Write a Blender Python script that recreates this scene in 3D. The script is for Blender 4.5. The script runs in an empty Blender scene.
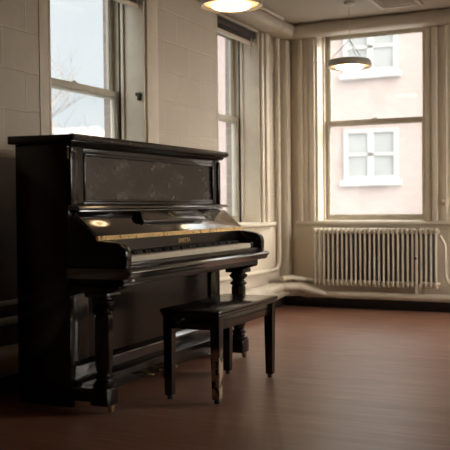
import bpy, bmesh, math, random
from mathutils import Vector, Matrix
random.seed(7)
C = bpy.context.scene.collection
PI = math.pi
WX, WY, CZ = -3.08, 7.87, 2.72          # left wall face, back wall face, ceiling height

# ------------------------------------------------------------------ materials
def new_mat(name):
    m = bpy.data.materials.new(name); m.use_nodes = True
    nt = m.node_tree
    return m, nt, nt.nodes['Principled BSDF'], nt.nodes['Material Output']
def N(nt, t, **kw):
    n = nt.nodes.new(t)
    for k, v in kw.items(): setattr(n, k, v)
    return n
def noise(nt, vec, scale, detail=4, rough=.6):
    n = N(nt, 'ShaderNodeTexNoise'); n.inputs['Scale'].default_value = scale
    n.inputs['Detail'].default_value = detail; n.inputs['Roughness'].default_value = rough
    if vec is not None: nt.links.new(vec, n.inputs['Vector'])
    return n
def ramp(nt, fac, stops):
    r = N(nt, 'ShaderNodeValToRGB'); e = r.color_ramp.elements
    e[0].position, e[0].color = stops[0][0], (*stops[0][1], 1)
    e[1].position, e[1].color = stops[1][0], (*stops[1][1], 1)
    for p, c in stops[2:]:
        x = e.new(p); x.color = (*c, 1)
    nt.links.new(fac, r.inputs['Fac']); return r
def geo_pos(nt):
    return N(nt, 'ShaderNodeNewGeometry').outputs['Position']
def mapped(nt, vec, scale=(1, 1, 1), loc=(0, 0, 0)):
    m = N(nt, 'ShaderNodeMapping'); m.inputs['Scale'].default_value = scale; m.inputs['Location'].default_value = loc
    nt.links.new(vec, m.inputs['Vector']); return m.outputs['Vector']
def bump(nt, h, bsdf, strength=.3, dist=.01):
    b = N(nt, 'ShaderNodeBump'); b.inputs['Strength'].default_value = strength; b.inputs['Distance'].default_value = dist
    nt.links.new(h, b.inputs['Height']); nt.links.new(b.outputs['Normal'], bsdf.inputs['Normal'])
def mixc(nt, fac, a, b):
    m = N(nt, 'ShaderNodeMix', data_type='RGBA')
    for s, v in ((m.inputs[0], fac), (m.inputs[6], a), (m.inputs[7], b)):
        if hasattr(v, 'is_linked') or hasattr(v, 'links'): nt.links.new(v, s)
        elif isinstance(v, tuple): s.default_value = (*v, 1)
        else: s.default_value = v
    return m.outputs[2]

def simple(name, col, rough=.5, metal=0., var=.12, scale=6, bstr=0.):
    m, nt, b, o = new_mat(name)
    n = noise(nt, geo_pos(nt), scale)
    lo = tuple(c*(1-var) for c in col); hi = tuple(min(1, c*(1+var)) for c in col)
    r = ramp(nt, n.outputs['Fac'], [(.3, lo), (.7, hi)])
    nt.links.new(r.outputs['Color'], b.inputs['Base Color'])
    b.inputs['Roughness'].default_value = rough; b.inputs['Metallic'].default_value = metal
    if bstr: bump(nt, n.outputs['Fac'], b, bstr, .004)
    return m

def block_wall():
    m, nt, b, o = new_mat('painted_block_wall')
    p = geo_pos(nt)
    sp = N(nt, 'ShaderNodeSeparateXYZ'); nt.links.new(p, sp.inputs[0])
    cb = N(nt, 'ShaderNodeCombineXYZ'); nt.links.new(sp.outputs['Y'], cb.inputs['X']); nt.links.new(sp.outputs['Z'], cb.inputs['Y'])
    # slightly wandering joints
    nz = noise(nt, p, 3.0); v = N(nt, 'ShaderNodeVectorMath', operation='SCALE'); v.inputs['Scale'].default_value = .012
    nt.links.new(nz.outputs['Color'], v.inputs[0])
    ad = N(nt, 'ShaderNodeVectorMath', operation='ADD'); nt.links.new(cb.outputs[0], ad.inputs[0]); nt.links.new(v.outputs[0], ad.inputs[1])
    mp = mapped(nt, ad.outputs[0], loc=(.085, .024, 0))
    br = N(nt, 'ShaderNodeTexBrick'); nt.links.new(mp, br.inputs['Vector'])
    for k, val in (('Scale', 1), ('Mortar Size', .006), ('Mortar Smooth', .35), ('Brick Width', .4), ('Row Height', .225)): br.inputs[k].default_value = val
    br.inputs['Color1'].default_value = (.55, .475, .38, 1); br.inputs['Color2'].default_value = (.585, .51, .415, 1); br.inputs['Mortar'].default_value = (.68, .61, .49, 1)
    big = noise(nt, p, 1.6); fine = noise(nt, p, 30)
    c = mixc(nt, .22, br.outputs['Color'], ramp(nt, big.outputs['Fac'], [(.3, (.44, .38, .29)), (.7, (.66, .6, .48))]).outputs['Color'])
    nt.links.new(c, b.inputs['Base Color']); b.inputs['Roughness'].default_value = .42
    mm = N(nt, 'ShaderNodeMath', operation='MULTIPLY_ADD'); mm.inputs[1].default_value = .25
    nt.links.new(fine.outputs['Fac'], mm.inputs[0]); nt.links.new(br.outputs['Fac'], mm.inputs[2])
    bump(nt, mm.outputs[0], b, .8, .009)
    return m

def floor_mat():
    m, nt, b, o = new_mat('worn_board_floor')
    p = geo_pos(nt)
    br = N(nt, 'ShaderNodeTexBrick'); nt.links.new(p, br.inputs['Vector']); br.offset = .37; br.offset_frequency = 2
    for k, val in (('Scale', 1), ('Mortar Size', .0016), ('Mortar Smooth', .3), ('Brick Width', 1.7), ('Row Height', .058), ('Bias', 0)): br.inputs[k].default_value = val
    br.inputs['Color1'].default_value = (.25, .112, .069, 1); br.inputs['Color2'].default_value = (.33, .155, .10, 1); br.inputs['Mortar'].default_value = (.10, .042, .027, 1)
    grain = noise(nt, mapped(nt, p, (2.2, 38, 1)), 1.5, 6, .65)
    wear = noise(nt, mapped(nt, p, (.5, 1.2, 1)), 1.3, 5)
    c = mixc(nt, ramp(nt, grain.outputs['Fac'], [(.35, (0, 0, 0)), (.75, (.6, .6, .6))]).outputs['Color'], br.outputs['Color'], (.17, .075, .047))
    c = mixc(nt, ramp(nt, wear.outputs['Fac'], [(.45, (0, 0, 0)), (.8, (.5, .5, .5))]).outputs['Color'], c, (.36, .21, .145))
    nt.links.new(c, b.inputs['Base Color'])
    rr = ramp(nt, grain.outputs['Fac'], [(.3, (.30,)*3), (.8, (.48,)*3)]); nt.links.new(rr.outputs['Color'], b.inputs['Roughness'])
    b.inputs['Specular IOR Level'].default_value = .8
    mm = N(nt, 'ShaderNodeMath', operation='MULTIPLY_ADD'); mm.inputs[1].default_value = .5
    nt.links.new(grain.outputs['Fac'], mm.inputs[0]); nt.links.new(br.outputs['Fac'], mm.inputs[2])
    mm2 = N(nt, 'ShaderNodeMath', operation='MULTIPLY'); mm2.inputs[1].default_value = -1; nt.links.new(mm.outputs[0], mm2.inputs[0])
    bump(nt, mm2.outputs[0], b, .25, .002)
    return m

def lacquer(name, col=(.007, .0055, .005), rough=.15, streak=.5, wear=None, wearcol=(.16, .075, .035), haze=0., coat=0.):
    m, nt, b, o = new_mat(name)
    p = geo_pos(nt)
    n = noise(nt, mapped(nt, p, (3, 3, 9)), 2.2, 6, .7)
    base = ramp(nt, n.outputs['Fac'], [(.35, col), (.75, tuple(c*1.5 for c in col))]).outputs['Color']
    if haze:
        h = noise(nt, mapped(nt, p, (3, 3, 4.5)), 1.6, 9, .7)
        sc = noise(nt, mapped(nt, p, (14, 14, 9)), 2.0, 5, .75)
        base = mixc(nt, ramp(nt, h.outputs['Fac'], [(.46, (0, 0, 0)), (.66, (haze,)*3)]).outputs['Color'], base, (.22, .20, .18))
        base = mixc(nt, ramp(nt, sc.outputs['Fac'], [(.64, (0, 0, 0)), (.72, (haze*1.3,)*3)]).outputs['Color'], base, (.4, .36, .31))
    if wear is not None:
        w = noise(nt, mapped(nt, p, (1, 1, .6)), 42, 5, .7)
        base = mixc(nt, ramp(nt, w.outputs['Fac'], [(wear, (0, 0, 0)), (wear+.05, (1, 1, 1))]).outputs['Color'], base, wearcol)
    nt.links.new(base, b.inputs['Base Color'])
    b.inputs['Coat Weight'].default_value = coat; b.inputs['Coat Roughness'].default_value = rough*.8; b.inputs['Coat IOR'].default_value = 2.3
    rr = ramp(nt, n.outputs['Fac'], [(.3, (rough,)*3), (.8, (min(1, rough+streak*.15),)*3)])
    nt.links.new(rr.outputs['Color'], b.inputs['Roughness'])
    return m

def worn_leg():
    m, nt, b, o = new_mat('black_paint_worn_to_wood')
    p = geo_pos(nt)
    w = noise(nt, mapped(nt, p, (1, 1, .5)), 30, 4, .65)
    sp = N(nt, 'ShaderNodeSeparateXYZ'); nt.links.new(p, sp.inputs[0])
    hz = ramp(nt, sp.outputs['Z'], [(.015, (0, 0, 0)), (.05, (1, 1, 1)), (.24, (1, 1, 1)), (.29, (0, 0, 0))])
    mm = N(nt, 'ShaderNodeMath', operation='MULTIPLY')
    nt.links.new(ramp(nt, w.outputs['Fac'], [(.43, (0, 0, 0)), (.48, (1, 1, 1))]).outputs['Color'], mm.inputs[0]); nt.links.new(hz.outputs['Color'], mm.inputs[1])
    c = mixc(nt, mm.outputs[0], (.012, .0095, .009), (.55, .42, .30))
    nt.links.new(c, b.inputs['Base Color']); b.inputs['Roughness'].default_value = .35
    return m

def exterior_brick(name, c1, c2, mortar, axis='X'):
    m, nt, b, o = new_mat(name)
    sp = N(nt, 'ShaderNodeSeparateXYZ'); nt.links.new(geo_pos(nt), sp.inputs[0])
    ad = N(nt, 'ShaderNodeMath', operation='ADD'); nt.links.new(sp.outputs['X'], ad.inputs[0]); nt.links.new(sp.outputs['Y'], ad.inputs[1])
    cb = N(nt, 'ShaderNodeCombineXYZ'); nt.links.new(ad.outputs[0], cb.inputs['X']); nt.links.new(sp.outputs['Z'], cb.inputs['Y'])
    br = N(nt, 'ShaderNodeTexBrick'); nt.links.new(cb.outputs[0], br.inputs['Vector'])
    for k, val in (('Scale', 1), ('Mortar Size', .008), ('Brick Width', .22), ('Row Height', .075)): br.inputs[k].default_value = val
    br.inputs['Color1'].default_value = (*c1, 1); br.inputs['Color2'].default_value = (*c2, 1); br.inputs['Mortar'].default_value = (*mortar, 1)
    nt.links.new(br.outputs['Color'], b.inputs['Base Color']); b.inputs['Roughness'].default_value = .9
    bump(nt, br.outputs['Fac'], b, .4, -.01)
    return m

def glass_mat(name='old_window_glass', haze=.045):
    m, nt, b, o = new_mat(name); nt.nodes.remove(b)
    tr = N(nt, 'ShaderNodeBsdfTransparent'); tr.inputs[0].default_value = (.95, .975, .98, 1)
    gl = N(nt, 'ShaderNodeBsdfGlossy'); gl.inputs['Roughness'].default_value = .03
    tl = N(nt, 'ShaderNodeBsdfTranslucent'); tl.inputs[0].default_value = (.9, .93, .95, 1)
    fr = N(nt, 'ShaderNodeFresnel'); fr.inputs['IOR'].default_value = 1.5
    n = noise(nt, geo_pos(nt), 4, 6, .7)
    r = ramp(nt, n.outputs['Fac'], [(.3, (haze*.4,)*3), (.8, (haze*1.6,)*3)])
    m1 = N(nt, 'ShaderNodeMixShader'); nt.links.new(r.outputs['Color'], m1.inputs[0]); nt.links.new(tr.outputs[0], m1.inputs[1]); nt.links.new(tl.outputs[0], m1.inputs[2])
    ge = N(nt, 'ShaderNodeNewGeometry'); iv = N(nt, 'ShaderNodeMath', operation='SUBTRACT'); iv.inputs[0].default_value = 1
    nt.links.new(ge.outputs['Backfacing'], iv.inputs[1])                # one reflection per pane, from its outer faces only
    mu = N(nt, 'ShaderNodeMath', operation='MULTIPLY'); nt.links.new(iv.outputs[0], mu.inputs[0]); nt.links.new(fr.outputs[0], mu.inputs[1])
    m2 = N(nt, 'ShaderNodeMixShader'); nt.links.new(mu.outputs[0], m2.inputs[0]); nt.links.new(m1.outputs[0], m2.inputs[1]); nt.links.new(gl.outputs[0], m2.inputs[2])
    nt.links.new(m2.outputs[0], o.inputs['Surface'])
    return m

def emit(name, col, s):
    m, nt, b, o = new_mat(name)
    b.inputs['Base Color'].default_value = (.8, .75, .65, 1)
    b.inputs['Emission Color'].default_value = (*col, 1); b.inputs['Emission Strength'].default_value = s
    return m

M = {}
M['block'] = block_wall()
M['plaster'] = simple('cream_painted_plaster', (.62, .54, .43), .45, var=.06, scale=3, bstr=.15)
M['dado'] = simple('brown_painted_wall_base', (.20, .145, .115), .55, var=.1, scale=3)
M['trim'] = simple('cream_gloss_paint', (.66, .585, .47), .33, var=.07, scale=5, bstr=.08)
M['sash'] = simple('aged_sash_paint', (.47, .43, .35), .4, var=.12, scale=9, bstr=.1)
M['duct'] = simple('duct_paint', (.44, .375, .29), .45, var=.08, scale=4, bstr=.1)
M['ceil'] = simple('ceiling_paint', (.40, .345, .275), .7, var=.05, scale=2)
M['pipe'] = simple('cream_pipe_paint', (.64, .56, .44), .38, var=.1, scale=9, bstr=.2)
M['wrap'] = simple('pipe_insulation_wrap', (.50, .43, .33), .6, var=.12, scale=7, bstr=.6)
M['rad'] = simple('radiator_paint', (.58, .51, .40), .32, var=.08, scale=10)
M['gapshade'] = simple('painted_gap_shade', (.085, .07, .055), .7, var=.1)  # dark colour standing in for shade in the radiator gaps
M['black'] = simple('black_baseboard_paint', (.012, .011, .011), .6, var=.2)
M['floor'] = floor_mat()
M['lac'] = lacquer('black_piano_lacquer')
M['lacpan'] = lacquer('scuffed_black_panel_lacquer', rough=.18, haze=.42, coat=.1)
M['lacfall'] = lacquer('polished_fallboard_lacquer', rough=.2, streak=.3, coat=1.)
M['lacedge'] = lacquer('chipped_lacquer_edge', wear=.57, wearcol=(.21, .10, .055), rough=.3)
M['slope'] = lacquer('mirror_polished_fallboard_lacquer', rough=.10, streak=.3, coat=1.)
M['bench'] = lacquer('bench_black_lacquer', rough=.14, coat=.15)
M['legworn'] = worn_leg()
M['goldwood'] = lacquer('bare_wood_fallboard_edge', col=(.78, .52, .22), rough=.28, wear=.57, wearcol=(.07, .03, .015))
M['ivory'] = simple('yellowed_ivory', (.74, .67, .54), .3, var=.08, scale=25)
M['ebony'] = simple('ebony_key', (.01, .009, .009), .35)
M['brass'] = simple('aged_brass', (.30, .20, .095), .4, .9, var=.15, scale=20)
M['gold'] = simple('gold_leaf_lettering', (.75, .55, .25), .35, .7, var=.1)
M['darkmetal'] = simple('dark_metal', (.03, .027, .025), .45, .4)
M['blind'] = simple('dark_blind_fabric', (.055, .04, .034), .8, var=.1)
M['cord'] = simple('blind_cord_cotton', (.5, .45, .36), .7)
M['lamp'] = simple('lamp_housing_paint', (.40, .36, .30), .4, var=.05)
M['glass'] = glass_mat()
M['brickjamb'] = exterior_brick('outer_brick', (.20, .155, .13), (.27, .21, .175), (.26, .22, .19))
M['brickpink'] = exterior_brick('pale_pink_brick', (.265, .208, .195), (.29, .228, .215), (.28, .242, .23))
M['whitepaint'] = simple('white_exterior_paint', (.30, .30, .30), .6, var=.03)
M['bark'] = simple('pale_bark', (.12, .11, .105), .9, var=.3)
M['ground'] = simple('pale_paving', (.17, .17, .17), .9, var=.1, scale=.5)
M['stucco'] = simple('pale_stucco', (.15, .145, .14), .9, var=.03)
M['glow'] = emit('warm_diffuser', (1.0, .52, .20), 1.5)
M['tube'] = emit('warm_ring_tube', (1.0, .78, .48), 9.0)
def house_glass():
    m, nt, b, o = new_mat('far_window_glass'); b.inputs['Base Color'].default_value = (.21, .225, .23, 1); b.inputs['Roughness'].default_value = .12
    return m
M['farglass'] = house_glass()

# ------------------------------------------------------------------ mesh helpers
def bx(bm, x0, x1, y0, y1, z0, z1, bev=0., seg=2):
    t = bmesh.new()
    vs = [t.verts.new((x, y, z)) for x in (x0, x1) for y in (y0, y1) for z in (z0, z1)]
    for f in ((0, 1, 3, 2), (4, 6, 7, 5), (0, 4, 5, 1), (2, 3, 7, 6), (0, 2, 6, 4), (1, 5, 7, 3)): t.faces.new([vs[i] for i in f])
    if bev: bmesh.ops.bevel(t, geom=t.edges[:], offset=bev, segments=seg, affect='EDGES', profile=.5)
    merge(bm, t)
def merge(bm, t):
    bmesh.ops.recalc_face_normals(t, faces=t.faces[:])
    me = bpy.data.meshes.new('tmp'); t.to_mesh(me); t.free(); bm.from_mesh(me); bpy.data.meshes.remove(me)
def box(*a, **k):
    bm = bmesh.new(); bx(bm, *a, **k); return bm
def prism(bm, pts, axis, a, b, bev=0.):
    """pts 2D polygon; axis 'y': pts are (x,z) extruded y a->b; axis 'x': pts are (y,z); axis 'z': pts are (x,y)"""
    t = bmesh.new()
    def P(p, s):
        return {'y': (p[0], s, p[1]), 'x': (s, p[0], p[1]), 'z': (p[0], p[1], s)}[axis]
    A = [t.verts.new(P(p, a)) for p in pts]; B = [t.verts.new(P(p, b)) for p in pts]
    n = len(pts)
    t.faces.new(A); t.faces.new(B[::-1])
    for i in range(n): t.faces.new((A[i], B[i], B[(i+1) % n], A[(i+1) % n]))
    bmesh.ops.recalc_face_normals(t, faces=t.faces[:])
    if bev: bmesh.ops.bevel(t, geom=t.edges[:], offset=bev, segments=2, affect='EDGES', profile=.5)
    merge(bm, t)
def tube(bm, path, r, sides=12, cap=True, radii=None, shape=None):
    """sweep a circle (or given 2D shape) along a path of points"""
    t = bmesh.new(); P = [Vector(p) for p in path]; rings = []
    up = None
    for i, p in enumerate(P):
        if i == 0: d = P[1]-P[0]
        elif i == len(P)-1: d = P[-1]-P[-2]
        else: d = (P[i+1]-P[i]).normalized()+(P[i]-P[i-1]).normalized()
        d.normalize()
        if up is None:
            up = Vector((0, 0, 1)) if abs(d.z) < .9 else Vector((1, 0, 0))
        s = d.cross(up).normalized(); up = s.cross(d).normalized()
        rr = radii[i] if radii else r
        if shape: ring = [t.verts.new(p+s*a+up*b) for a, b in shape]
        else: ring = [t.verts.new(p+(s*math.cos(2*PI*k/sides)+up*math.sin(2*PI*k/sides))*rr) for k in range(sides)]
        rings.append(ring)
    for a, b in zip(rings, rings[1:]):
        n = len(a)
        for k in range(n): t.faces.new((a[k], a[(k+1) % n], b[(k+1) % n], b[k]))
    if cap: t.faces.new(rings[0][::-1]); t.faces.new(rings[-1])
    merge(bm, t)
def arc(p0, p1, p2, r, n=6):
    """rounded corner points at p1"""
    p0, p1, p2 = map(Vector, (p0, p1, p2)); a = (p0-p1).normalized(); b = (p2-p1).normalized()
    th = a.angle(b); d = r/math.tan(th/2); s = p1+a*d; e = p1+b*d; out = []
    for i in range(n+1):
        t = i/n; out.append((s*(1-t)+p1*t)*(1-t)+(p1*(1-t)+e*t)*t)
    return out
def rpath(pts, r, n=6):
    out = [Vector(pts[0])]
    for i in range(1, len(pts)-1): out += arc(pts[i-1], pts[i], pts[i+1], r, n)
    return out+[Vector(pts[-1])]
def lathe(bm, prof, c, sides=24, rot=0.):
    """prof list of (r,z) around vertical axis at c"""
    t = bmesh.new(); rings = []
    for r, z in prof:
        rings.append([t.verts.new((c[0]+max(r, 1e-4)*math.cos(rot+2*PI*k/sides), c[1]+max(r, 1e-4)*math.sin(rot+2*PI*k/sides), c[2]+z)) for k in range(sides)])
    for a, b in zip(rings, rings[1:]):
        for k in range(sides): t.faces.new((a[k], a[(k+1) % sides], b[(k+1) % sides], b[k]))
    t.faces.new(rings[0][::-1]); t.faces.new(rings[-1])
    merge(bm, t)

ROOT = {}
def obj(name, bm, mat, parent=None, smooth=True, angle=35):
    me = bpy.data.meshes.new(name)
    if parent is None:
        xs = [v.co for v in bm.verts]
        mn = Vector([min(v[i] for v in xs) for i in range(3)]); mx = Vector([max(v[i] for v in xs) for i in range(3)])
        org = Vector(((mn.x+mx.x)/2, (mn.y+mx.y)/2, mn.z))
    else:
        org = ROOT[parent.name]
    bmesh.ops.translate(bm, verts=bm.verts[:], vec=-org)
    bm.normal_update()
    bm.to_mesh(me); bm.free()
    o = bpy.data.objects.new(name, me); C.objects.link(o)
    for mm in (mat if isinstance(mat, list) else [mat]): me.materials.append(mm)
    if smooth:
        for p in me.polygons: p.use_smooth = True
        me.set_sharp_from_angle(angle=math.radians(angle))
    if parent is None: o.location = org
    else: o.parent = parent
    ROOT[o.name] = org
    return o
def thing(name, loc, label, cat, group=None):
    o = bpy.data.objects.new(name, None); C.objects.link(o); o.location = loc; o.empty_display_size = .1
    ROOT[o.name] = Vector(loc); o['label'] = label; o['category'] = cat
    if group: o['group'] = group
    return o
def tag(o, label, cat, group=None):
    o['label'] = label; o['category'] = cat
    if group: o['group'] = group
    return o
def struct(name, bm, mat, parent=None, **k):
    o = obj(name, bm, mat, parent, **k)
    if parent is None: o['kind'] = 'structure'
    return o
def dup(root, loc, label=None, group=None):
    r = root.copy(); C.objects.link(r); r.location = loc
    if label: r['label'] = label
    if group: r['group'] = group
    for ch in list(root.children):
        c = ch.copy(); C.objects.link(c); c.parent = r
        for g in list(ch.children):
            d = g.copy(); C.objects.link(d); d.parent = c
    return r

# ------------------------------------------------------------------ room shell
X1, Y0 = 2.2, -2.7
W1 = (4.122, 5.235); W2 = (6.41, 7.32); W3 = (-2.715, -1.665)
ZS, ZT = .838, 2.60
struct('floor', box(WX-.28, X1+.28, Y0-.2, WY+.28, -.12, 0), M['floor'])
bmc = box(WX-.28, X1+.28, Y0-.2, WY+.28, CZ, CZ+.15)
for k in range(12): bx(bmc, WX, X1, Y0+.6*k+.35, Y0+.6*k+.36, CZ-.003, CZ+.01)      # panel joints
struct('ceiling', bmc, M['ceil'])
def wall_with_holes(P, u0, u1, holes, d0, d1, ZT=ZT):
    """P(bm,u0,u1,d0,d1,z0,z1) box mapper"""
    bm = bmesh.new(); cur = u0
    for a, b in holes:
        P(bm, cur, a, d0, d1, 0, CZ); P(bm, a, b, d0, d1, 0, ZS-.04); P(bm, a, b, d0, d1, ZT+.02, CZ); cur = b
    P(bm, cur, u1, d0, d1, 0, CZ)
    return bm
def PL(bm, u0, u1, d0, d1, z0, z1, bev=0.): bx(bm, WX-d1, WX-d0, u0, u1, z0, z1, bev)
def PB(bm, u0, u1, d0, d1, z0, z1, bev=0.): bx(bm, u0, u1, WY+d0, WY+d1, z0, z1, bev)
struct('wall_left', wall_with_holes(PL, Y0, WY+.001, [W1, W2], 0, .28), M['block'])
struct('wall_back', wall_with_holes(PB, WX, X1, [W3], 0, .28, ZT=2.68), M['plaster'])
def PR(bm, u0, u1, d0, d1, z0, z1, bev=0.): bx(bm, X1+d0, X1+d1, u0, u1, z0, z1, bev)
W4_ADDED, W5_ADDED = (5.5, 6.5), (6.7, 7.7)  # unseen windows added in the right wall to bring in daylight
struct('wall_right', wall_with_holes(PR, Y0, WY, [W4_ADDED, W5_ADDED], 0, .28), M['plaster'])
struct('wall_front', box(WX, X1, Y0-.2, Y0, 0, CZ), M['plaster'])
def shell(P, u0, u1, holes, ZT=ZT):
    bm = bmesh.new(); cur = u0
    for a, b in holes:
        P(bm, cur, a, .282, .345, -.9, 3.2); P(bm, a, b, .282, .345, -.9, ZS-.06); P(bm, a, b, .282, .345, ZT+.02, 3.2); cur = b
    P(bm, cur, u1, .282, .345, -.9, 3.2); return bm
struct('wall_right_outer', shell(PR, Y0-.2, WY+.28, [W4_ADDED, W5_ADDED]), M['brickjamb'])
struct('wall_left_outer', shell(PL, Y0-.2, WY+.28, [W1, W2]), M['brickjamb'])
struct('wall_back_outer', shell(PB, WX-.28, X1+.2, [W3], ZT=2.68), M['brickjamb'])
# plain plaster facing at the end of the left wall, and between sill level and floor past the piano
struct('wall_left_facing', box(WX, WX+.012, 6.38, WY-.001, .1, ZS-.06), M['plaster'])
# brown painted lower wall, behind the piano
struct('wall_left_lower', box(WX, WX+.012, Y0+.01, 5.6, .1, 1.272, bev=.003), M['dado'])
bm = box(WX, WX+.03, Y0+.01, WY-.0005, 0, .1, bev=.004); struct('baseboard_left', bm, M['black'])
bm = box(WX+.031, X1, WY-.03, WY, 0, .1, bev=.004); struct('baseboard_back', bm, M['black'])

# sill ledges
struct('trim_1', box(WX-.005, WX+.075, 6.25, 7.56, .800, .834, bev=.008), M['trim'])
bm = box(WX+.013, WX+.02, 6.30, 7.52, .762, .799, bev=.003); struct('trim_2', bm, M['trim'])
bm = box(WX+.16, X1, WY-.05, WY-.001, .800, .832, bev=.008); bx(bm, WX+.16, X1, WY-.02, WY-.001, .765, .799, bev=.004)
struct('trim_3', bm, M['trim'])

# corner boxing and vertical mouldings at the end of both walls
bm = box(WX+.0, WX+.11, WY-.11, WY-.001, .1, 2.60, bev=.02); struct('trim_4', bm, M['trim'])
bm = bmesh.new()
for u, w, d in ((-2.885, .045, .05), (-2.835, .05, .028), (-2.78, .06, .036)): bx(bm, u, u+w, WY-d, WY-.001, .833, 2.60, bev=.007)
struct('trim_5', bm, M['trim'])
bm = bmesh.new()
for u, w, d in ((7.33, .05, .03), (7.385, .06, .05), (7.45, .05, .03)): bx(bm, WX+.001, WX+d, u, u+w, .835, 2.60, bev=.007)
struct('trim_6', bm, M['trim'])
bm = bmesh.new()
for u, w, d in ((-1.655, .055, .035), (-1.595, .05, .05)): bx(bm, u, u+w, WY-d, WY-.001, .833, 2.60, bev=.007)
struct('trim_7', bm, M['trim'])
struct('trim_8', box(WX+.001, WX+.018, 5.245, 5.40, 1.28, 2.60, bev=.004), M['trim'])
struct('trim_9', box(WX+.001, WX+.006, 4.03, 4.115, 1.28, 2.60, bev=.002), M['trim'])

# ------------------------------------------------------------------ windows
def window(idx, P, u0, u1, jamb_latch=False, ZT=ZT):
    root = bpy.data.objects.new('window_%d' % idx, None); C.objects.link(root)
    t = bmesh.new(); P(t, u0, u1, 0, .1, ZS, ZS+.1); cs = [v.co.copy() for v in t.verts]; t.free()
    c = sum(cs, Vector())/8; c.z = ZS; root.location = c; ROOT[root.name] = c; root['kind'] = 'structure'
    # lining of the deep opening
    bm = bmesh.new()
    P(bm, u0, u0+.018, -.004, .281, ZS, ZT, .002); P(bm, u1-.018, u1, -.004, .281, ZS, ZT, .002); P(bm, u0, u1, -.004, .281, ZT, ZT+.018, .002)
    # beads that hold the inner sash
    for a, b in ((u0+.018, u0+.035), (u1-.035, u1-.018)): P(bm, a, b, .155, .178, ZS, ZT, .003)
    P(bm, u0+.018, u1-.018, .155, .178, ZT-.02, ZT, .003)
    obj('window_frame', bm, M['trim'], root)
    bm = bmesh.new(); P(bm, u0, u1, .0, .281, ZS-.038, ZS, .003); obj('window_sill', bm, M['trim'], root)
    bm = bmesh.new()
    for a, b in ((u0+.0185, u0+.027), (u1-.027, u1-.0185)): P(bm, a, b, .180, .199, ZS+.001, ZT-.001)
    obj('sash_track', bm, M['darkmetal'], root)
    a, b = u0+.020, u1-.020
    def sash(name, d0, d1, z0, z1, st, top, bot):
        bm = bmesh.new()
        P(bm, a, a+st, d0, d1, z0, z1, .004); P(bm, b-st, b, d0, d1, z0, z1, .004)
        P(bm, a+st-.002, b-st+.002, d0, d1, z0, z0+bot, .004); P(bm, a+st-.002, b-st+.002, d0, d1, z1-top, z1, .004)
        # glazing bead
        dm = (d0+d1)/2
        P(bm, a+st-.004, a+st+.007, dm-.009, dm+.009, z0+bot, z1-top); P(bm, b-st-.007, b-st+.004, dm-.009, dm+.009, z0+bot, z1-top)
        P(bm, a+st, b-st, dm-.009, dm+.009, z0+bot-.004, z0+bot+.007); P(bm, a+st, b-st, dm-.009, dm+.009, z1-top-.007, z1-top+.004)
        o = obj(name, bm, M['sash'], root)
        g = bmesh.new(); P(g, a+st+.001, b-st-.001, dm-.002, dm+.002, z0+bot+.001, z1-top-.001); obj('window_pane', g, M['glass'], o, smooth=False)
        return o
    lo = sash('lower_sash', .20, .238, ZS+.002, 1.818, .045, .045, .048)
    up = sash('upper_sash', .242, .279, 1.765, ZT-.002, .045, .05, .042)
    um = (u0+u1)/2
    bm = bmesh.new(); P(bm, um-.03, um+.03, .208, .232, 1.8185, 1.826, .002); P(bm, um-.008, um+.022, .212, .225, 1.826, 1.834, .002)
    obj('sash_lock', bm, M['sash'], root)
    if jamb_latch:
        bm = bmesh.new(); P(bm, u1-.028, u1-.0185, .020, .045, 1.745, 1.80, .003); P(bm, u1-.05, u1-.027, .012, .052, 1.776, 1.80, .003); P(bm, u1-.045, u1-.035, .026, .04, 1.745, 1.78, .002)
        obj('latch', bm, M['darkmetal'], root)
    return root
window(1, PL, *W1, jamb_latch=True)
window(2, PL, *W2)
window(3, PB, *W3, ZT=2.68)
window(4, PR, *W4_ADDED)  # added out of view as a daylight source
window(5, PR, *W5_ADDED)  # second added window, also out of view, for daylight

def blind(P, u0, u1, zb, label, cords=True):
    t = bmesh.new(); P(t, u0+.03, u1-.03, .02, .1, zb, ZT); cs = [v.co.copy() for v in t.verts]; t.free()
    c = sum(cs, Vector())/8; c.z = zb
    root = thing('roller_blind', c, label, 'blind', 'rolled-up window blinds')
    bm = bmesh.new(); P(bm, u0+.022, u1-.022, .015, .085, ZT-.07, ZT-.004, .02); P(bm, u0+.03, u1-.03, .045, .052, zb+.03, ZT-.05); obj('blind_fabric', bm, M['blind'], root)
    bm = bmesh.new(); P(bm, u0+.024, u1-.024, .03, .066, zb, zb+.03, .005); obj('bottom_bar', bm, M['trim'], root)
    if cords:
        bm = bmesh.new(); t0 = bmesh.new(); P(t0, u1-.13, u1-.12, .028, .029, zb, zb+.01); q = t0.verts[:][0].co.copy(); t0.free()
        q.x += .006
        tube(bm, rpath([(q.x, q.y, zb+.02), (q.x, q.y-.01, zb-.10), (q.x, q.y-.045, zb-.27), (q.x, q.y-.02, zb-.11), (q.x, q.y+.03, zb+.015)], .01, 4), .0035, 6)
        obj('pull_cord', bm, M['cord'], root)
    return root
blind(PL, *W1, 2.395, 'dark roller blind rolled up at the top of the window behind the piano', cords=False)
blind(PL, *W2, 2.47, 'dark rolled-up blind with cream bottom bar and cord loop, beside the block wall pier')

# bead chain left of the back window
bm = bmesh.new()
for k in range(22):
    z = 2.34-.0125*k; lathe(bm, [(0, -.005), (.005, -.002), (.005, .002), (0, .005)], (-2.60-.004*math.sin(k*.3), WY-.062, z), 8)
tube(bm, [(-2.60, WY-.062, 2.345), (-2.60, WY-.062, 2.06)], .0015, 6)
tube(bm, [(-2.60, WY-.062, 2.34), (-2.62, WY-.03, 2.36), (-2.745, WY-.056, 2.37)], .003, 6)
tag(obj('bead_chain', bm, M['cord']), 'thin bead chain hanging beside the top left of the radiator-side window', 'chain')

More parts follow.
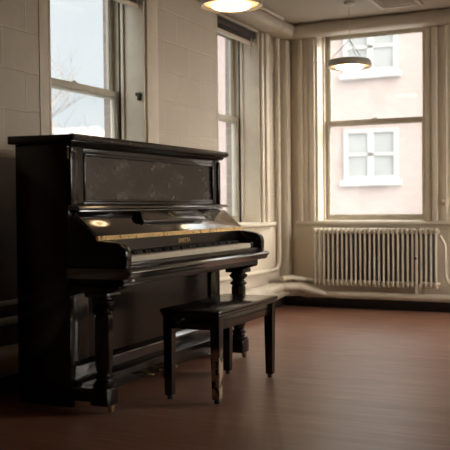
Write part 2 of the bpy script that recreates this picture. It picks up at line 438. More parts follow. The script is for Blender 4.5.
# ------------------------------------------------------------------ ceiling duct, vent, lamps
rr = .045
def dshape(w, h, r, n=5):
    s = []
    for cx, cz, a0 in ((w/2-r, h/2-r, 0), (-w/2+r, h/2-r, 90), (-w/2+r, -h/2+r, 180), (w/2-r, -h/2+r, 270)):
        for k in range(n): a = math.radians(a0+90*k/(n-1)); s.append((cx+r*math.cos(a), cz+r*math.sin(a)))
    return s
hh = CZ-2.602
bm = bmesh.new()
pth = rpath([(WX+.115, Y0+.05, 2.602+hh/2), (WX+.115, WY-.115, 2.602+hh/2), (X1-.05, WY-.115, 2.602+hh/2)], .12, 8)
tube(bm, pth, 0, shape=dshape(.226, hh-.002, .05))
dk = thing('ceiling_duct', (WX+.115, 5, 2.602), 'cream painted duct running under the ceiling around both walls', 'duct')
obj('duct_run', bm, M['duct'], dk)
for q0, q1 in (((WX+.115, 7.38, 2.602+hh/2), (WX+.115, 7.41, 2.602+hh/2)), ((WX+.50, WY-.115, 2.602+hh/2), (WX+.53, WY-.115, 2.602+hh/2)), ((-1.55, WY-.115, 2.602+hh/2), (-1.52, WY-.115, 2.602+hh/2))):
    bm = bmesh.new(); tube(bm, [q0, q1], 0, shape=dshape(.232, hh+.006, .053)); obj('joint_collar', bm, M['duct'], dk)
bm = bmesh.new(); bx(bm, WX+.231, WX+.242, Y0+.1, 7.36, CZ-.03, CZ-.001, bev=.004); struct('trim_10', bm, M['trim'])

vt = thing('ceiling_vent', (-1.75, 7.2, CZ-.035), 'rectangular metal vent fixed to the ceiling above the back window', 'vent')
bm = bmesh.new()
for a in ((-1.95, -1.91, 6.85, 7.40), (-1.61, -1.57, 6.85, 7.40), (-1.91, -1.61, 6.85, 6.89), (-1.91, -1.61, 7.36, 7.40)): bx(bm, *a, CZ-.018, CZ-.001, bev=.004)
obj('vent_frame', bm, M['duct'], vt)
bm = box(-1.915, -1.605, 6.885, 7.365, CZ-.008, CZ-.001); obj('backing_plate', bm, M['pipe'], vt)
bm = bmesh.new()
for k in range(9): prism(bm, [(6.90+.05*k, CZ-.0145), (6.904+.05*k, CZ-.0145), (6.92+.05*k, CZ-.0083), (6.916+.05*k, CZ-.0083)], 'x', -1.908, -1.612)
obj('louvre', bm, M['pipe'], vt)

def lamp(x, y, z, label):
    t = thing('pendant_lamp', (x, y, z), label, 'lamp', 'round pendant lamps')
    R_ = .187
    bm = bmesh.new(); lathe(bm, [(0, .028), (R_-.03, .028), (R_-.008, .003), (R_-.004, 0), (R_+.001, .003), (R_+.002, .01), (R_-.003, .045), (R_-.016, .061), (R_-.05, .068), (.03, .072), (0, .072)], (x, y, z), 40)
    obj('lamp_housing', bm, M['lamp'], t)
    bm = bmesh.new(); lathe(bm, [(0, .012), (R_-.035, .012), (R_-.022, .018), (R_-.022, .022)], (x, y, z), 40); obj('diffuser', bm, M['glow'], t)
    bm = bmesh.new(); tube(bm, [(x+.105*math.cos(a*PI/16), y+.105*math.sin(a*PI/16), z+.004) for a in range(31)], .012, 10); obj('ring_tube', bm, M['tube'], t)
    bm = bmesh.new()
    for a in (200, 320, 80):
        a = math.radians(a); tube(bm, [(x+(R_-.01)*math.cos(a), y+(R_-.01)*math.sin(a), z+.055), (x, y, z+.235)], .0026, 6)
    obj('suspension_wire', bm, M['cord'], t)
    bm = bmesh.new(); tube(bm, [(x, y, z+.23), (x, y, CZ-.02)], .0022, 8); obj('stem', bm, M['cord'], t)
    bm = bmesh.new(); lathe(bm, [(.01, -.035), (.045, -.02), (.05, 0)], (x, y, CZ-.0005), 20); obj('ceiling_rose', bm, M['lamp'], t)
    return t
lamp(-2.13, 7.06, 2.165, 'round warm pendant lamp hanging in front of the back window')
lamp(-2.15, 4.69, 2.197, 'round warm pendant lamp hanging above the piano, cut by the picture top')

# ------------------------------------------------------------------ pipes
hp = thing('heating_pipe', (WX+.04, 5, .37), 'thin cream pipe running low on the left wall then bending up in the corner', 'pipe', 'heating pipes on the left wall')
bm = bmesh.new()
tube(bm, rpath([(WX+.04, Y0+.1, .39), (WX+.04, 7.69, .375), (WX+.04, 7.69, 2.601)], .12, 8), .021, 14)
obj('pipe_run', bm, M['pipe'], hp)
for z in (1.2, 2.1):
    bm = bmesh.new(); tube(bm, [(WX+.04, 7.69, z), (WX+.04, 7.69, z+.025)], .026, 14); obj('coupling', bm, M['pipe'], hp)
for y in (3.3, 6.2, 7.3): obj('wall_clip', box(WX+.0125, WX+.064, y-.008, y+.008, .352, .358, bev=.001), M['pipe'], hp)
h2 = thing('heating_pipe', (WX+.03, 4, .464), 'thinnest upper cream pipe low on the wall left of the piano', 'pipe', 'heating pipes on the left wall')
bm = bmesh.new(); tube(bm, [(WX+.03, Y0+.1, .478), (WX+.03, 5.9, .478)], .014, 10); obj('pipe_run', bm, M['pipe'], h2)
for y in (3.3, 5.5): obj('wall_clip', box(WX+.0125, WX+.045, y-.008, y+.008, .459, .4635, bev=.001), M['pipe'], h2)

def wrapped(bm, pts, rads, lump):
    full, fr = [], []
    for i in range(len(pts)-1):
        a, b = pts[i], pts[i+1]; n = max(1, int((b-a).length/.05))
        for k in range(n):
            t = k/n; full.append(a.lerp(b, t)); fr.append(rads[i]*(1-t)+rads[i+1]*t+random.uniform(-lump, lump))
    full.append(pts[-1]); fr.append(rads[-1])
    tube(bm, full, 0, 16, radii=fr)
ip = thing('insulated_pipe', (WX+.11, 5, .1), 'thick lumpy insulated pipe near the floor, turning the corner under the radiator', 'pipe')
bm = bmesh.new()
path = rpath([(WX+.11, Y0+.1, .185), (WX+.11, 7.40, .185), (WX+.135, 7.62, .19), (WX+.28, WY-.14, .14), (X1-.1, WY-.14, .14)], .10, 6)
wrapped(bm, path, [.080 if p.y < 7.45 else (.062 if p.x < WX+.2 else .034) for p in path], .003)
obj('pipe_run', bm, M['wrap'], ip)
bm = bmesh.new()
path = rpath([(WX+.12, 7.0, .19), (WX+.20, 7.36, .235), (WX+.30, 7.56, .225), (WX+.40, 7.66, .18), (WX+.50, 7.72, .14)], .06, 5)
wrapped(bm, path, [.036]*(len(path)-1)+[.026], .002)
obj('pipe_branch', bm, M['wrap'], ip)
bm = bmesh.new()
tube(bm, rpath([(WX+.16, 7.44, .30), (WX+.185, 7.63, .30), (WX+.29, 7.735, .275), (-2.705, 7.735, .262)], .07, 6), .025, 14)
tag(obj('radiator_feed_pipe', bm, M['pipe']), 'bent cream feed pipe entering the left end of the long radiator', 'pipe')

# vertical pipe right of the back window, with valve
bm = bmesh.new(); tube(bm, [(-1.465, WY-.035, .834), (-1.465, WY-.035, 2.60)], .011, 10)
vp = thing('wall_pipe', (-1.465, WY-.035, .834), 'thin vertical pipe with a small valve at the right picture edge', 'pipe'); obj('pipe_run', bm, M['pipe'], vp)
bm = bmesh.new(); tube(bm, [(-1.465, WY-.035, .98), (-1.465, WY-.035, 1.05)], .02, 10); tube(bm, [(-1.465, WY-.035, 1.015), (-1.50, WY-.075, 1.02)], .009, 8); obj('valve', bm, M['pipe'], vp)

# ------------------------------------------------------------------ radiators
def rad_section():
    """one column section centred at origin: three slim tubes joined top and bottom, in yz plane"""
    bm = bmesh.new(); z0, z1 = .225, .772
    tube(bm, [(0, -.028, z0+.02), (0, -.028, z1-.02)], 0, shape=[(.020*math.cos(2*PI*k/14), .0095*math.sin(2*PI*k/14)) for k in range(14)])
    for z, s in ((z1-.03, 1), (z0+.03, -1)):
        # rounded header
        pts = [(-.056, z-.022*s), (-.058, z+.008*s), (-.048, z+.026*s), (-.03, z+.03*s), (0, z+.024*s), (.03, z+.03*s), (.048, z+.026*s), (.056, z+.008*s), (.054, z-.022*s)]
        prism(bm, pts if s > 0 else pts[::-1], 'x', -.0115, .0115, bev=.004)
        tube(bm, [(-.0222, 0, z), (.0222, 0, z)], .015, 12)
    return bm
def radiator(name, xa, n, label, proto=None):
    step = .0443; t = thing(name, (xa+step*(n-1)/2, 7.735, .0), label, 'radiator', 'column radiators under the back window')
    base = ROOT[t.name]
    first = proto
    for k in range(n):
        if first is None:
            bm = rad_section()
            me = bpy.data.meshes.new('section'); bmesh.ops.recalc_face_normals(bm, faces=bm.faces[:]); bm.to_mesh(me); bm.free(); me.materials.append(M['rad'])
            for p in me.polygons: p.use_smooth = True
            me.set_sharp_from_angle(angle=math.radians(40))
            first = bpy.data.objects.new('section', me); o = first
        else: o = first.copy()
        C.objects.link(o); o.parent = t; o.location = (xa+step*k-base.x, 0, 0)
    xe = xa+step*(n-1)
    for xx in (xa, xe):                                     # feet down to the floor
        for zz in (.262, .735): obj('wall_bracket', box(xx-.008, xx+.008, 7.775, 7.856, zz-.012, zz+.012, bev=.003), M['rad'], t)
    return t, first
struct('gap_shade_panel', box(-2.66, -1.56, 7.857, 7.8695, .245, .752, bev=.002), M['gapshade'])  # added dark panel, imitates the shade between the radiator columns
r1, sec = radiator('radiator', -2.676, 22, 'long cream cast iron column radiator under the back window')
r2, _ = radiator('radiator', -1.668, 4, 'short four-section cream radiator at the right of the long one', sec)
# union between the two: pipe column with valve
t = thing('radiator_valve', (-1.735, 7.70, .17), 'cream upright pipe and valve between the long and the short radiator', 'valve')
bm = bmesh.new(); tube(bm, [(-1.708, 7.695, .178), (-1.708, 7.695, .735)], .013, 12); obj('valve_pipe', bm, M['rad'], t)
bm = bmesh.new(); lathe(bm, [(.011, 0), (.016, .004), (.017, .018), (.012, .026), (.0, .026)], (-1.708, 7.695, .7355), 16); obj('valve_cap', bm, M['rad'], t)
bm = bmesh.new(); tube(bm, [(-1.708, 7.684, .5), (-1.708, 7.655, .5)], .009, 10); tube(bm, [(-1.708, 7.662, .5), (-1.708, 7.650, .5)], .010, 12); obj('valve_handle', bm, M['darkmetal'], t)
bm = bmesh.new()
tube(bm, rpath([(-1.505, 7.74, .70), (-1.462, 7.74, .62), (-1.455, 7.74, .34), (-1.43, 7.73, .275), (X1-.3, 7.73, .262)], .03, 5), .015, 12)
tube(bm, [(-1.43, 7.73, .275), (-1.395, 7.73, .268)], .024, 10); tube(bm, [(-1.34, 7.73, .267), (-1.315, 7.73, .266)], .022, 8)
tag(obj('supply_pipe', bm, M['pipe']), 'cream pipe leaving the right end of the short radiator', 'pipe')

# ------------------------------------------------------------------ piano
PX0, PXF, PY0, PY1 = -2.77, -2.45, 3.42, 5.12
pn = thing('upright_piano', (-2.5, (PY0+PY1)/2, 0), 'large old black upright piano with open keyboard against the left wall', 'piano')
L = M['lac']
# side panels
for a, b in ((PY0, PY0+.035), (PY1-.035, PY1)):
    bm = box(PX0, PXF, a, b, .015, 1.312, bev=.004); obj('side_panel', bm, L, pn)
bm = box(PX0, PX0+.02, PY0+.036, PY1-.036, .06, 1.31); obj('back_panel', bm, L, pn)
# lid: thick board with a moulded, chipped front edge
bm = bmesh.new()
prism(bm, [(-2.80, 1.3135), (-2.415, 1.3135), (-2.402, 1.324), (-2.398, 1.338), (-2.404, 1.350), (-2.80, 1.354)], 'y', PY0-.022, PY1+.035, bev=.003)
ld = obj('lid', bm, L, pn)
bm = bmesh.new(); prism(bm, [(-2.404, 1.320), (-2.396, 1.325), (-2.3935, 1.338), (-2.40, 1.351), (-2.43, 1.3555), (-2.43, 1.3535), (-2.406, 1.349)], 'y', PY0-.022, PY1+.035)
e = obj('lid_edge', bm, M['lacedge'], ld); e['label'] = 'chipped lid edge with bare wood showing'
bm = bmesh.new(); prism(bm, [(-2.46, 1.293), (-2.428, 1.30), (-2.415, 1.3125), (-2.46, 1.3125)], 'y', PY0-.01, PY1+.01); obj('cornice', bm, L, pn)
# upper front: frame, posts, recessed panel
bm = bmesh.new()
zf0, zf1 = 1.005, 1.2925
bx(bm, PXF-.03, PXF+.004, PY0+.036, PY0+.13, zf0, zf1, bev=.003)
bx(bm, PXF-.03, PXF+.004, PY1-.09, PY1-.036, zf0, zf1, bev=.003)
bx(bm, PXF-.03, PXF+.003, PY0+.13, PY1-.09, 1.268, zf1, bev=.002)
bx(bm, PXF-.03, PXF+.003, PY0+.13, PY1-.09, zf0, 1.022, bev=.002)
obj('upper_frame', bm, L, pn)
bm = box(PXF-.022, PXF-.008, PY0+.125, PY1-.085, 1.015, 1.272); o = obj('upper_panel', bm, M['lacpan'], pn); o['label'] = 'scuffed greyish panel'
bm = bmesh.new()
yA, yB, zA, zB = PY0+.13, PY1-.09, 1.022, 1.268
for (a, b, c, d) in ((yA, yA+.018, zA, zB), (yB-.018, yB, zA, zB), (yA+.018, yB-.018, zA, zA+.012), (yA+.018, yB-.018, zB-.016, zB)): bx(bm, PXF-.008, PXF+.0085, a, b, c, d, bev=.004)
obj('panel_moulding', bm, L, pn)
bm = bmesh.new(); bx(bm, PXF+.0, PXF+.014, PY0+.004, PY0+.05, .99, 1.285, bev=.005); bx(bm, PXF, PXF+.02, PY0+.002, PY0+.054, 1.262, 1.289, bev=.004); obj('corner_post', bm, L, pn)
bm = bmesh.new(); bx(bm, PXF+.0, PXF+.014, PY1-.034, PY1-.004, .99, 1.285, bev=.005); obj('corner_post', bm, L, pn)
bm = bmesh.new(); tube(bm, [(PXF+.002, PY0-.001, 1.235), (PXF+.002, PY0-.001, 1.285)], .005, 8); obj('lid_hinge', bm, M['brass'], pn)
# ledge under the upper front
bm = bmesh.new(); prism(bm, [(PXF-.02, .984), (-2.400, .984), (-2.386, .988), (-2.384, .992), (-2.398, 1.0035), (-2.404, 1.0045), (PXF-.02, 1.0045)], 'y', PY0+.0, PY1+.0, bev=.0015); obj('ledge', bm, M['lacfall'], pn)
bm = bmesh.new(); prism(bm, [(PXF-.02, .970), (-2.418, .970), (-2.409, .975), (-2.412, .9855), (PXF-.02, .9855)], 'y', PY0+.037, PY1-.037, bev=.001); obj('ledge_moulding', bm, M['lacfall'], pn)
# folded-back fallboard: a sloping lid whose raw front edge shows, then the name board down to the keys
ya, yb = PY0+.052, PY1-.062
fa, fb_ = PY0+.002, PY1-.007
ST, SB = Vector((-2.410, 0, .968)), Vector((-2.285, 0, .857))
bm = bmesh.new(); prism(bm, [(ST.x, ST.z), (SB.x, SB.z), (SB.x-.012, SB.z-.006), (ST.x-.012, ST.z-.014)], 'y', fa, fb_, bev=.001)
fb = obj('fallboard', bm, M['slope'], pn)
bm = bmesh.new(); prism(bm, [(SB.x-.002, SB.z-.0005), (SB.x+.003, SB.z-.002), (SB.x+.004, SB.z-.023), (SB.x-.008, SB.z-.023), (SB.x-.012, SB.z-.007)], 'y', fa, fb_)
o = obj('fallboard_edge', bm, M['goldwood'], fb); o['label'] = 'golden bare wood front edge'
bm = bmesh.new(); prism(bm, [(-2.288, .833), (-2.302, .833), (-2.300, .775), (-2.286, .775)], 'y', ya, yb); nb = obj('name_board', bm, L, pn)
# gold lettering on the name board
fc = bpy.data.curves.new('lettering', 'FONT'); fc.body = 'EWETTA'; fc.size = .036; fc.extrude = .0006; fc.align_x = 'CENTER'; fc.align_y = 'CENTER'; fc.space_character = 1.0
fo = bpy.data.objects.new('lettering_curve', fc); C.objects.link(fo)
bpy.context.view_layer.update()
me = bpy.data.meshes.new_from_object(fo.evaluated_get(bpy.context.evaluated_depsgraph_get()))
bpy.data.objects.remove(fo)
lt = bpy.data.objects.new('lettering', me); C.objects.link(lt); me.materials.clear(); me.materials.append(M['gold'])
lt.parent = nb
nrm = Vector((.081, 0, -.033)).normalized(); upv = Vector((-.002, 0, .069)).normalized(); rgt = Vector((0, 1, 0))
nrm = rgt.cross(upv).normalized()
mtx = Matrix((rgt, upv, nrm)).transposed().to_4x4(); mtx.translation = Vector((-2.287, 4.31, .800))+nrm*.0012-ROOT[pn.name]
lt.matrix_local = mtx
# folded music desk lying on the slope
sd = (SB-ST).normalized(); sn = Vector((-sd.z, 0, sd.x)); sn = sn if sn.z > 0 else -sn
def slope(s, h): p = ST+sd*s+sn*h; return (p.x, p.z)
bm = bmesh.new()
prism(bm, [slope(.012, .0015), slope(.090, .0015), slope(.098, .006), slope(.098, .020), slope(.086, .026), slope(.020, .023), slope(.012, .016)], 'y', 3.93, 4.66, bev=.003)
md = obj('music_desk', bm, M['lacfall'], pn)
bm = bmesh.new()
c = ST+sd*.055+sn*.012
tube(bm, [(c.x, 3.915, c.z), (c.x, 3.9295, c.z)], .030, 20); obj('desk_end_cap', bm, L, md)
bm = bmesh.new()                                                   # small gold lyre mark
for s in (-1, 1):
    pts = []
    for k in range(7):
        a = k/6; p = ST+sd*(.070-.028*a)+sn*.0262; pts.append((p.x, 4.27+s*(.003+.007*math.sin(a*PI*.8))*1, p.z))
    tube(bm, pts, .0012, 6)
p = ST+sd*.071+sn*.0265; tube(bm, [(p.x, 4.264, p.z), (p.x, 4.276, p.z)], .0015, 6)
obj('lyre_mark', bm, M['gold'], md)
# arms
prof = [(PXF-.01, .703), (-2.126, .703), (-2.124, .765), (-2.128, .785), (-2.140, .803), (-2.158, .815), (-2.20, .825), (-2.262, .832), (-2.298, .832), (-2.302, .850), (-2.418, .952), (PXF-.01, .952)]
for a, b in ((PY0+.001, PY0+.05), (PY1-.06, PY1-.006)):
    bm = bmesh.new(); prism(bm, prof, 'y', a, b, bev=.004); obj('arm', bm, L, pn)
# key bed with moulded edge, key slip, key blocks
bm = bmesh.new(); prism(bm, [(PXF-.01, .650), (-2.115, .650), (-2.104, .660), (-2.100, .674), (-2.090, .681), (-2.089, .687), (-2.100, .697), (-2.129, .7022), (-2.150, .7022), (PXF-.01, .702)], 'y', PY0-.012, PY1-.004, bev=.002)
kb = obj('key_bed', bm, M['lacfall'], pn)
bm = bmesh.new(); bx(bm, PXF-.01, -2.16, PY0+.03, PY1-.03, .615, .649, bev=.003); obj('key_bed_rail', bm, L, pn)
bm = box(-2.168, -2.132, PY0+.051, PY1-.061, .7025, .728, bev=.004); obj('key_slip', bm, L, pn)
for a, b in ((PY0+.051, PY0+.10), (PY1-.105, PY1-.061)):
    bm = box(-2.32, -2.171, a, b, .7025, .7645, bev=.005); obj('key_block', bm, L, pn)
kbd = obj('keyboard', box(-2.325, -2.172, PY0+.101, PY1-.106, .7025, .718), M['darkmetal'], pn)
k0, k1 = PY0+.102, PY1-.107; kw = (k1-k0)/52
bmw = bmesh.new(); bx(bmw, -2.320, -2.178, k0+.0006, k0+kw-.0006, .7185, .754, bev=.0012)
wk = obj('white_key', bmw, M['ivory'], kbd, smooth=False)
wk_list = [wk]
for i in range(1, 52):
    o = wk.copy(); C.objects.link(o); o.location = (0, kw*i, 0)
bmb = bmesh.new(); prism(bmb, [(-2.319, .7545), (-2.234, .7545), (-2.243, .772), (-2.319, .7735)], 'y', k0+kw*1-.0085, k0+kw*1+.0085, bev=.0015)
bk = obj('black_key', bmb, M['ebony'], kbd, smooth=False)
pat = 'ABCDEFG'; has = 'ACDFG'
for i in range(1, 51):
    if pat[i % 7] in has:
        o = bk.copy(); C.objects.link(o); o.location = (0, kw*i, 0)
# lower front panel in its frame
bm = bmesh.new()
bx(bm, PXF-.03, PXF, PY0+.036, PY0+.16, .235, .613, bev=.003); bx(bm, PXF-.03, PXF, PY1-.14, PY1-.036, .235, .613, bev=.003)
bx(bm, PXF-.03, PXF, PY0+.16, PY1-.14, .575, .613, bev=.003)
obj('lower_frame', bm, L, pn)
bm = box(PXF-.028, PXF-.014, PY0+.155, PY1-.135, .235, .58); obj('lower_panel', bm, M['lac'], pn)
bm = bmesh.new()
prism(bm, [(PXF-.03, .15), (PXF+.004, .15), (PXF+.004, .200), (PXF+.016, .206), (PXF+.014, .213), (PXF-.008, .232), (PXF-.03, .234)], 'y', PY0+.036, PY1-.036, bev=.001); obj('lower_rail', bm, M['lacfall'], pn)
bm = bmesh.new()
prism(bm, [(PXF-.05, .05), (PXF+.04, .05), (PXF+.04, .130), (PXF+.036, .136), (PXF+.012, .149), (PXF-.05, .149)], 'y', PY0+.0355, PY1-.0355, bev=.001); obj('plinth', bm, L, pn)
# toes, columns and casters
def leg(yc):
    xc = -2.288
    bm = bmesh.new()
    bx(bm, PXF-.01, xc+.02, yc-.04, yc+.04, .05, .118, bev=.006)
    bx(bm, xc-.05, xc+.05, yc-.05, yc+.05, .036, .122, bev=.007); obj('toe_block', bm, L, pn)
    bm = bmesh.new()
    lathe(bm, [(r_*1.25, z_) for r_, z_ in [(.040, .1225), (.046, .128), (.046, .140), (.034, .150), (.030, .158), (.040, .166), (.041, .174), (.030, .184), (.026, .190), (.030, .196)]], (xc, yc, 0), 28)
    lathe(bm, [(r_*1.25, z_) for r_, z_ in [(.030, .196), (.030, .205), (.036, .225), (.037, .46), (.033, .475)]], (xc, yc, 0), 8, rot=PI/8)
    lathe(bm, [(r_*1.25, z_) for r_, z_ in [(.033, .475), (.043, .483), (.044, .493), (.034, .502), (.030, .512), (.040, .524), (.047, .534), (.047, .545), (.038, .552), (.036, .560)]], (xc, yc, 0), 28)
    obj('column', bm, L, pn, angle=30)
    bm = bmesh.new()
    bx(bm, xc-.068, xc+.064, yc-.06, yc+.06, .5605, .585, bev=.006)
    prism(bm, [(PXF-.01, .6145), (xc+.12, .6145), (xc+.115, .602), (xc+.075, .590), (xc+.06, .5855), (xc-.06, .5855), (PXF-.01, .56)], 'y', yc-.045, yc+.045, bev=.002)
    obj('bracket', bm, L, pn)
    xw = -2.252
    bm = bmesh.new(); lathe(bm, [(.020, .0355), (.022, .031), (.012, .029), (.011, .024)], (xw, yc, 0), 16)
    bx(bm, xw-.012, xw+.012, yc-.010, yc-.006, .012, .028); bx(bm, xw-.012, xw+.012, yc+.006, yc+.010, .012, .028)
    cs = obj('caster', bm, M['brass'], pn)
    bm = bmesh.new(); tube(bm, [(xw, yc-.0055, .0138), (xw, yc+.0055, .0138)], .0136, 20); obj('caster_wheel', bm, M['brass'], cs)
leg(3.465); leg(5.06)
for yy in (3.55, 5.0):
    bm = bmesh.new(); tube(bm, [(-2.72, yy-.012, .02), (-2.72, yy+.012, .02)], .02, 16); bx(bm, -2.73, -2.71, yy-.018, yy+.018, .022, .06); obj('caster', bm, M['darkmetal'], pn)
# floor board of the case
obj('bottom_board', box(PX0+.021, PXF-.051, PY0+.036, PY1-.036, .05, .075), L, pn)
# pedals
for yy in (4.02, 4.155, 4.29):
    bm = bmesh.new()
    tube(bm, [(-2.408, yy, .085), (-2.39, yy, .083), (-2.37, yy, .078)], .008, 10)
    t = bmesh.new()
    prism(bm, [(-2.385, yy-.010), (-2.36, yy-.022), (-2.345, yy-.024), (-2.333, yy-.014), (-2.329, yy), (-2.333, yy+.014), (-2.345, yy+.024), (-2.36, yy+.022), (-2.385, yy+.010)], 'z', .070, .078, bev=.002)
    t.free(); obj('pedal', bm, M['brass'], pn)
# ivory-white chip / felt under the key bed, near end
bm = box(-2.13, -2.112, PY0+.03, PY0+.055, .640, .6495, bev=.002); o = obj('key_bed_button', bm, M['ivory'], pn); o['label'] = 'small white button under the key bed'

# ------------------------------------------------------------------ bench
bx0, bx1, by0, by1 = -2.155, -1.825, 3.80, 4.565
bn = thing('piano_bench', ((bx0+bx1)/2, (by0+by1)/2, 0), 'black wooden piano bench with worn legs in front of the piano', 'bench')
bm = box(bx0-.008, bx1+.008, by0-.01, by1+.01, .452, .472, bev=.007); bm2 = obj('seat', bm, M['bench'], bn)
bm = box(bx0-.002, bx1+.002, by0-.003, by1+.003, .437, .4515, bev=.004); obj('seat_base', bm, M['bench'], bn)
bm = bmesh.new()
s0, s1, q = .37, .4365, .012
bx(bm, bx0+.012, bx0+.03, by0+.05, by1-.05, s0, s1, bev=.002); bx(bm, bx1-.03, bx1-.012, by0+.05, by1-.05, s0, s1, bev=.002)
bx(bm, bx0+.05, bx1-.05, by0+.012, by0+.03, s0, s1, bev=.002); bx(bm, bx0+.05, bx1-.05, by1-.03, by1-.012, s0, s1, bev=.002)
obj('apron', bm, M['bench'], bn)
def bleg(x, y, sx, sy, mat):
    # x,y outer corner; sx,sy direction inward
    bm = bmesh.new(); t = bmesh.new()
    secs = [(.4365, .052), (.37, .052), (.03, .042), (.022, .040)]
    rings = []
    for z, w in secs:
        cx, cy = x+sx*(.026+.004), y+sy*(.026+.004); h = w/2
        rings.append([t.verts.new((cx+a*h, cy+b*h, z)) for a, b in ((-1, -1), (1, -1), (1, 1), (-1, 1))])
    for r0, r1 in zip(rings, rings[1:]):
        for k in range(4): t.faces.new((r0[k], r0[(k+1) % 4], r1[(k+1) % 4], r1[k]))
    t.faces.new(rings[0]); t.faces.new(rings[-1][::-1])
    bmesh.ops.recalc_face_normals(t, faces=t.faces[:])
    bmesh.ops.bevel(t, geom=t.edges[:], offset=.003, segments=2, affect='EDGES'); merge(bm, t)
    o = obj('leg', bm, mat, bn)
    cx, cy = x+sx*.03, y+sy*.03
    bm = bmesh.new(); lathe(bm, [(.007, 0), (.014, .003), (.016, .011), (.013, .017), (.009, .0215)], (cx, cy, 0), 16); obj('foot', bm, M['darkmetal'], o)
    return o
bleg(bx0, by0, 1, 1, M['bench']); o = bleg(bx1, by0, -1, 1, M['legworn']); o['label'] = 'leg with paint worn to bare wood'
bleg(bx0, by1, 1, -1, M['bench']); bleg(bx1, by1, -1, -1, M['bench'])

# ------------------------------------------------------------------ outside
struct('ground', box(-45, 45, -20, 45, -1.2, -1.0), M['ground'], smooth=False)
FY = 20.
bl = thing('brick_building', (-5, FY, -1), 'pale pink brick building with white sash windows across from the back window', 'building')
bm = box(-11.2, 26, FY, FY+5, -1, 6.1); obj('brick_wall', bm, M['brickpink'], bl, smooth=False)
bm = box(-11.4, 26.2, FY-.25, FY+5.2, 6.101, 6.3, bev=.03); obj('parapet', bm, M['whitepaint'], bl)
def far_window(xc, zc, w=1.33, h=1.24):
    x0, x1, z0, z1 = xc-w/2, xc+w/2, zc-h/2, zc+h/2
    bm = bmesh.new()
    y0, y1 = FY-.05, FY+.02
    bx(bm, x0, x0+.10, y0, y1, z0, z1); bx(bm, x1-.10, x1, y0, y1, z0, z1); bx(bm, x0+.1, x1-.1, y0, y1, z0, z0+.10); bx(bm, x0+.1, x1-.1, y0, y1, z1-.10, z1)
    bx(bm, xc-.07, xc+.07, y0, y1, z0+.1, z1-.1); bx(bm, x0+.1, x1-.1, y0, y1, zc-.035, zc+.035)
    bx(bm, x0-.08, x1+.08, FY-.12, y1, z0-.13, z0-.001)
    f = obj('window_frame', bm, M['whitepaint'], bl, smooth=False)
    g = box(x0+.1, x1-.1, FY-.012, FY-.002, z0+.1, z1-.1); obj('window_pane', g, M['farglass'], f, smooth=False)
for xc in (-10.3, -7.9, -5.52, -2.6, .3, 3.2, 6.1):
    for zc in (-.1, 2.18, 4.75): far_window(xc, zc)

def tree(x, y, z0, h, label, seed):
    rnd = random.Random(seed)
    t = thing('bare_tree', (x, y, z0), label, 'tree', 'bare trees outside the left windows')
    tr = bmesh.new(); br = bmesh.new()
    def grow(p, d, r, ln, lev):
        n = 4; pts = [p]; rad = [r]; dd = d.copy()
        for k in range(n):
            dd = (dd+Vector((rnd.uniform(-.16, .16), rnd.uniform(-.16, .16), rnd.uniform(-.04, .1)))).normalized()
            pts.append(pts[-1]+dd*ln/n); rad.append(r*(1-.45*(k+1)/n))
        tube(tr if lev == 0 else br, pts, 0, 6 if lev < 2 else 4, radii=rad)
        if lev >= 4: return
        for i in range(rnd.choice((3, 4)) if lev else 6):
            a = rnd.uniform(0, 2*PI); k = rnd.randint(1 if lev else 1, n)
            side = Vector((math.cos(a), math.sin(a), rnd.uniform(.2, .9))).normalized()
            grow(pts[k], (dd*.5+side*.8).normalized(), max(.006, rad[k]*rnd.uniform(.5, .7)), ln*rnd.uniform(.5, .72), lev+1)
    grow(Vector((x, y, z0)), Vector((0, 0, 1)), .14, h, 0)
    obj('trunk', tr, M['bark'], t); obj('branches', br, M['bark'], t)
tree(-15.6, 19.5, -1, 3.6, 'pale bare tree outside the window behind the piano, nearer its left edge', 3)
tree(-13.3, 17.0, -1, 4.2, 'pale bare tree outside the window behind the piano, nearer its brick side', 5)
bm = box(-36, -20.5, 27, 34, -1, 3.2); hb = thing('stucco_building', (-28, 30, -1), 'low pale building far behind the trees, seen through the window behind the piano', 'building')
obj('building_wall', bm, M['stucco'], hb, smooth=False)
bm = bmesh.new()
prism(bm, [(26.7, 3.201), (34.3, 3.201), (30.5, 4.4)], 'x', -36.2, -20.3); obj('roof', bm, M['stucco'], hb, smooth=False)
bm = bmesh.new()
for k in range(5):
    g = box(-34+2.7*k, -33+2.7*k, 26.96, 26.999, .6, 2.2); obj('building_window', g, M['farglass'], hb, smooth=False)

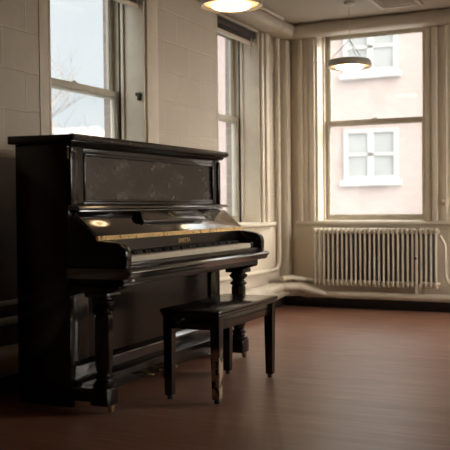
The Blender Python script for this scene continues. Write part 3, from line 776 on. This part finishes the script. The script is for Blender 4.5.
# ------------------------------------------------------------------ sky
w = bpy.data.worlds.new('overcast_sky'); bpy.context.scene.world = w; w.use_nodes = True
nt = w.node_tree; bg = nt.nodes['Background']
tc = N(nt, 'ShaderNodeTexCoord'); sp = N(nt, 'ShaderNodeSeparateXYZ'); nt.links.new(tc.outputs['Generated'], sp.inputs[0])
SKY_H, SKY_Z, LOBE = .85, 4.5, 25.0
r = ramp(nt, sp.outputs['Z'], [(0, (SKY_H*.95, SKY_H, SKY_H*1.03)), (.30, (SKY_H*1.05, SKY_H*1.09, SKY_H*1.12)), (.50, (SKY_Z, SKY_Z*.97, SKY_Z*.92)), (1, (SKY_Z, SKY_Z*.97, SKY_Z*.92))])
# bright lobe added on the unseen side of the cloud cover, to light the room
dt = N(nt, 'ShaderNodeVectorMath', operation='DOT_PRODUCT'); dt.inputs[1].default_value = Vector((.90, .12, .34)).normalized()
nt.links.new(tc.outputs['Generated'], dt.inputs[0])
lr = ramp(nt, dt.outputs['Value'], [(.35, (0, 0, 0)), (.95, (1, .89, .79))]); lr.color_ramp.interpolation = 'EASE'
ml = N(nt, 'ShaderNodeVectorMath', operation='SCALE'); ml.inputs['Scale'].default_value = LOBE; nt.links.new(lr.outputs['Color'], ml.inputs[0])
ad = N(nt, 'ShaderNodeVectorMath', operation='ADD'); nt.links.new(r.outputs['Color'], ad.inputs[0]); nt.links.new(ml.outputs[0], ad.inputs[1])
nt.links.new(ad.outputs[0], bg.inputs['Color']); bg.inputs['Strength'].default_value = 1.0

# ------------------------------------------------------------------ camera
cam = bpy.data.cameras.new('camera'); co = bpy.data.objects.new('camera', cam); C.objects.link(co)
bpy.context.scene.camera = co
cam.sensor_width = 36; cam.lens = 36*850/450; cam.clip_start = .05; cam.clip_end = 200
yaw, pitch, roll = math.radians(25.2), math.radians(-1.35), .010
F = Vector((-math.sin(yaw)*math.cos(pitch), math.cos(yaw)*math.cos(pitch), math.sin(pitch)))
R = Vector((math.cos(yaw), math.sin(yaw), 0)); U = R.cross(F)
R2 = R*math.cos(roll)-U*math.sin(roll); U2 = R*math.sin(roll)+U*math.cos(roll)
co.matrix_world = Matrix(((R2.x, U2.x, -F.x, 0), (R2.y, U2.y, -F.y, 0), (R2.z, U2.z, -F.z, 1.0), (0, 0, 0, 1)))
cam.dof.use_dof = True; cam.dof.focus_distance = 4.9; cam.dof.aperture_fstop = 3.2

sc = bpy.context.scene
sc.view_settings.view_transform = 'Standard'; sc.view_settings.look = 'None'; sc.view_settings.gamma = 1
sc.view_settings.exposure = 0.0
sc.cycles.max_bounces = 10; sc.cycles.diffuse_bounces = 6; sc.cycles.transparent_max_bounces = 12
